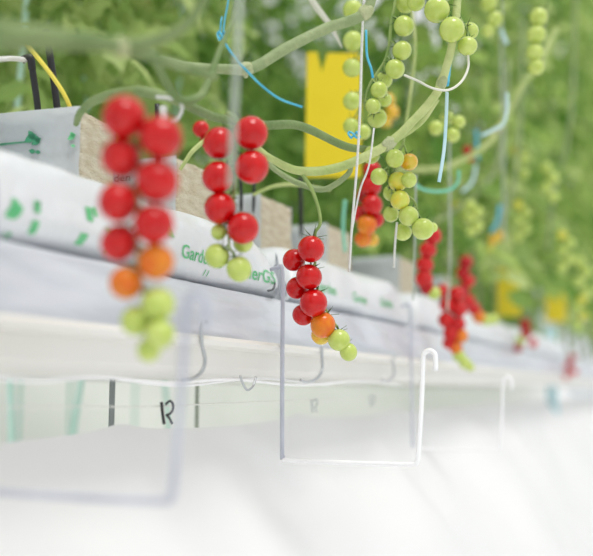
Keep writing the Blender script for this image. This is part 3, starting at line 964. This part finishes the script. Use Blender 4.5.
# ---------------------------------------------------------------- foliage
def leaflet(bm, M4, L, Wd, droop, fold, rnd):
    n = 5
    prev = None
    for k in range(n + 1):
        u = k / n
        w = Wd * (math.sin(PI * min(1, u ** .75)) ** .8 if 0 < u < 1 else 0) * (1 + .25 * math.sin(k * 2.6))
        z = -droop * L * u * u
        pts = [Vector((L * u, -w, z + fold * w)), Vector((L * u, 0, z)), Vector((L * u, w, z + fold * w))]
        if w == 0:
            cur = [bm.verts.new(M4 @ pts[1])]
        else:
            cur = [bm.verts.new(M4 @ p) for p in pts]
        if prev:
            if len(prev) == 1:
                bm.faces.new((prev[0], cur[1], cur[0])); bm.faces.new((prev[0], cur[2], cur[1]))
            elif len(cur) == 1:
                bm.faces.new((prev[0], prev[1], cur[0])); bm.faces.new((prev[1], prev[2], cur[0]))
            else:
                bm.faces.new((prev[0], prev[1], cur[1], cur[0])); bm.faces.new((prev[1], prev[2], cur[2], cur[1]))
        prev = cur


def foliage_mesh(seedv, height, z0, nleaf, m, spread=.22):
    rnd = random.Random(seedv)
    bm = bmesh.new()
    for i in range(nleaf):
        z = z0 + (height - z0) * (i + rnd.random()) / nleaf
        a = i * 2.4 + rnd.uniform(-.5, .5)
        L = rnd.uniform(.7, 1.1) * spread * 1.25
        base = Matrix.Translation((0, 0, z)) @ Matrix.Rotation(a, 4, 'Z') @ Matrix.Rotation(rnd.uniform(.0, .55), 4, 'Y')
        for k in range(7):
            u = .35 + .65 * (k // 2) / 3
            side = (-1, 1)[k % 2] if k < 6 else 0
            ss = rnd.uniform(.8, 1.2)
            pos = Matrix.Translation((L * u, 0, -L * .35 * u * u))
            rt = Matrix.Rotation(side * rnd.uniform(.7, 1.2), 4, 'Z') @ Matrix.Rotation(rnd.uniform(-.1, .9), 4, 'Y') @ Matrix.Rotation(rnd.uniform(-.7, .7), 4, 'X')
            leaflet(bm, base @ pos @ rt, .075 * ss * (1.25 if side == 0 else 1), .022 * ss, rnd.uniform(.1, .5), rnd.uniform(.1, .5), rnd)
        # midrib
        tube(bm, [base @ Vector((0, 0, 0)), base @ Vector((L * .5, 0, -L * .09)), base @ Vector((L, 0, -L * .35))], [.003, .002, .001], 5)
    me = bpy.data.meshes.new('foliage')
    bm.to_mesh(me); bm.free()
    me.materials.append(m)
    return me


def stem_mesh(seedv, height):
    rnd = random.Random(seedv)
    bm = bmesh.new()
    pts = [Vector((rnd.uniform(-.02, .02) if 0 < i < 6 else 0, rnd.uniform(-.03, .03) if 0 < i < 6 else 0, height * i / 6)) for i in range(7)]
    pth = smooth_path(pts, 4)
    tube(bm, pth, [.007 - .003 * i / len(pth) for i in range(len(pth))], 8)
    me = bpy.data.meshes.new('stem')
    bm.to_mesh(me); bm.free()
    for p in me.polygons: p.use_smooth = True
    me.materials.append(M['vine'])
    return me


FB = [foliage_mesh(s, 2.3, .28, 96, M['leafb' if s % 2 else 'leaf'], .25) for s in range(4)]
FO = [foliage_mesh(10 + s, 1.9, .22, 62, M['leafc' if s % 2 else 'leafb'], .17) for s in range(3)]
SB = [stem_mesh(s, 2.3) for s in range(3)]
SO = [stem_mesh(5 + s, 1.9) for s in range(3)]


def plant(x, y, z, fm, sm, rz, label, group, sc=1):
    t = empty('tomato_plant', (x, y, z), label, 'tomato plant', group)
    t.rotation_euler.z = rz
    t.scale = (1, 1, sc)
    a = bpy.data.objects.new('foliage', fm); C.objects.link(a); a.parent = t
    b = bpy.data.objects.new('stem', sm); C.objects.link(b); b.parent = t
    return t


rnd = random.Random(3)
k = 0
for i in range(26):
    y = .5 + i * .42
    plant(-1.9 + rnd.uniform(-.05, .05), y, CZ + .107, FB[k % 4], SB[k % 3], rnd.uniform(0, 6), 'leafy tomato plant in the blurred second row behind the near gutter', 'tomato plants of the second row'); k += 1
for i in range(28):
    y = .8 + i * .42
    plant(-2.9 + rnd.uniform(-.1, .1), y, 0, FB[k % 4], SB[k % 3], rnd.uniform(0, 6), 'tomato plant of the darker third row, blurred at the back', 'tomato plants of the third row', 1.6); k += 1
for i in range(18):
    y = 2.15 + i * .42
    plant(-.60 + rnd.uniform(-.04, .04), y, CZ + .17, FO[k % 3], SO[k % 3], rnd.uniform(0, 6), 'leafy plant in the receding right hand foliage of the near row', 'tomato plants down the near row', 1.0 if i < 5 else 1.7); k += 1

FC = foliage_mesh(31, 2.5, 1.50, 42, M['leafc'], .16)
SC = stem_mesh(31, 2.5)
SC.materials[0] = M['leaft']
for px, lab in ((15, 'bright leafy plant behind the leftmost block, at the left edge'), (78, 'bright leafy plant behind the yellow stick and the black stakes'), (165, 'bright leafy plant standing behind the white clip')):
    p = onX(px, 400, -1.0)
    plant(-1.0, p.y, 0, FC, SC, px * .03, lab, 'bright plants between the rows')

# ---------------------------------------------------------------- light
w = bpy.data.worlds.new('world')
S.world = w
w.use_nodes = True
N, L = w.node_tree.nodes, w.node_tree.links
bg = N['Background']
tc = N.new('ShaderNodeTexCoord'); sx = N.new('ShaderNodeSeparateXYZ'); rp = N.new('ShaderNodeValToRGB')
L.new(tc.outputs['Generated'], sx.inputs[0]); L.new(sx.outputs[2], rp.inputs[0])
rp.color_ramp.elements[0].position = 0; rp.color_ramp.elements[0].color = (.80, .84, .86, 1)
rp.color_ramp.elements[1].position = .6; rp.color_ramp.elements[1].color = (1, 1, 1, 1)
L.new(rp.outputs[0], bg.inputs[0])
bg.inputs[1].default_value = .86
sl = bpy.data.lights.new('sun', 'SUN')
sl.energy = 1.5
sl.angle = math.radians(22)
sl.color = (1, .98, .94)
so = bpy.data.objects.new('sun', sl)
so.rotation_euler = Vector((-.30, .22, -.92)).to_track_quat('-Z', 'Y').to_euler()
C.objects.link(so)

S.view_settings.view_transform = 'Standard'
S.view_settings.look = 'None'
S.view_settings.exposure = .07
S.view_settings.gamma = 1
S.view_settings.use_curve_mapping = False
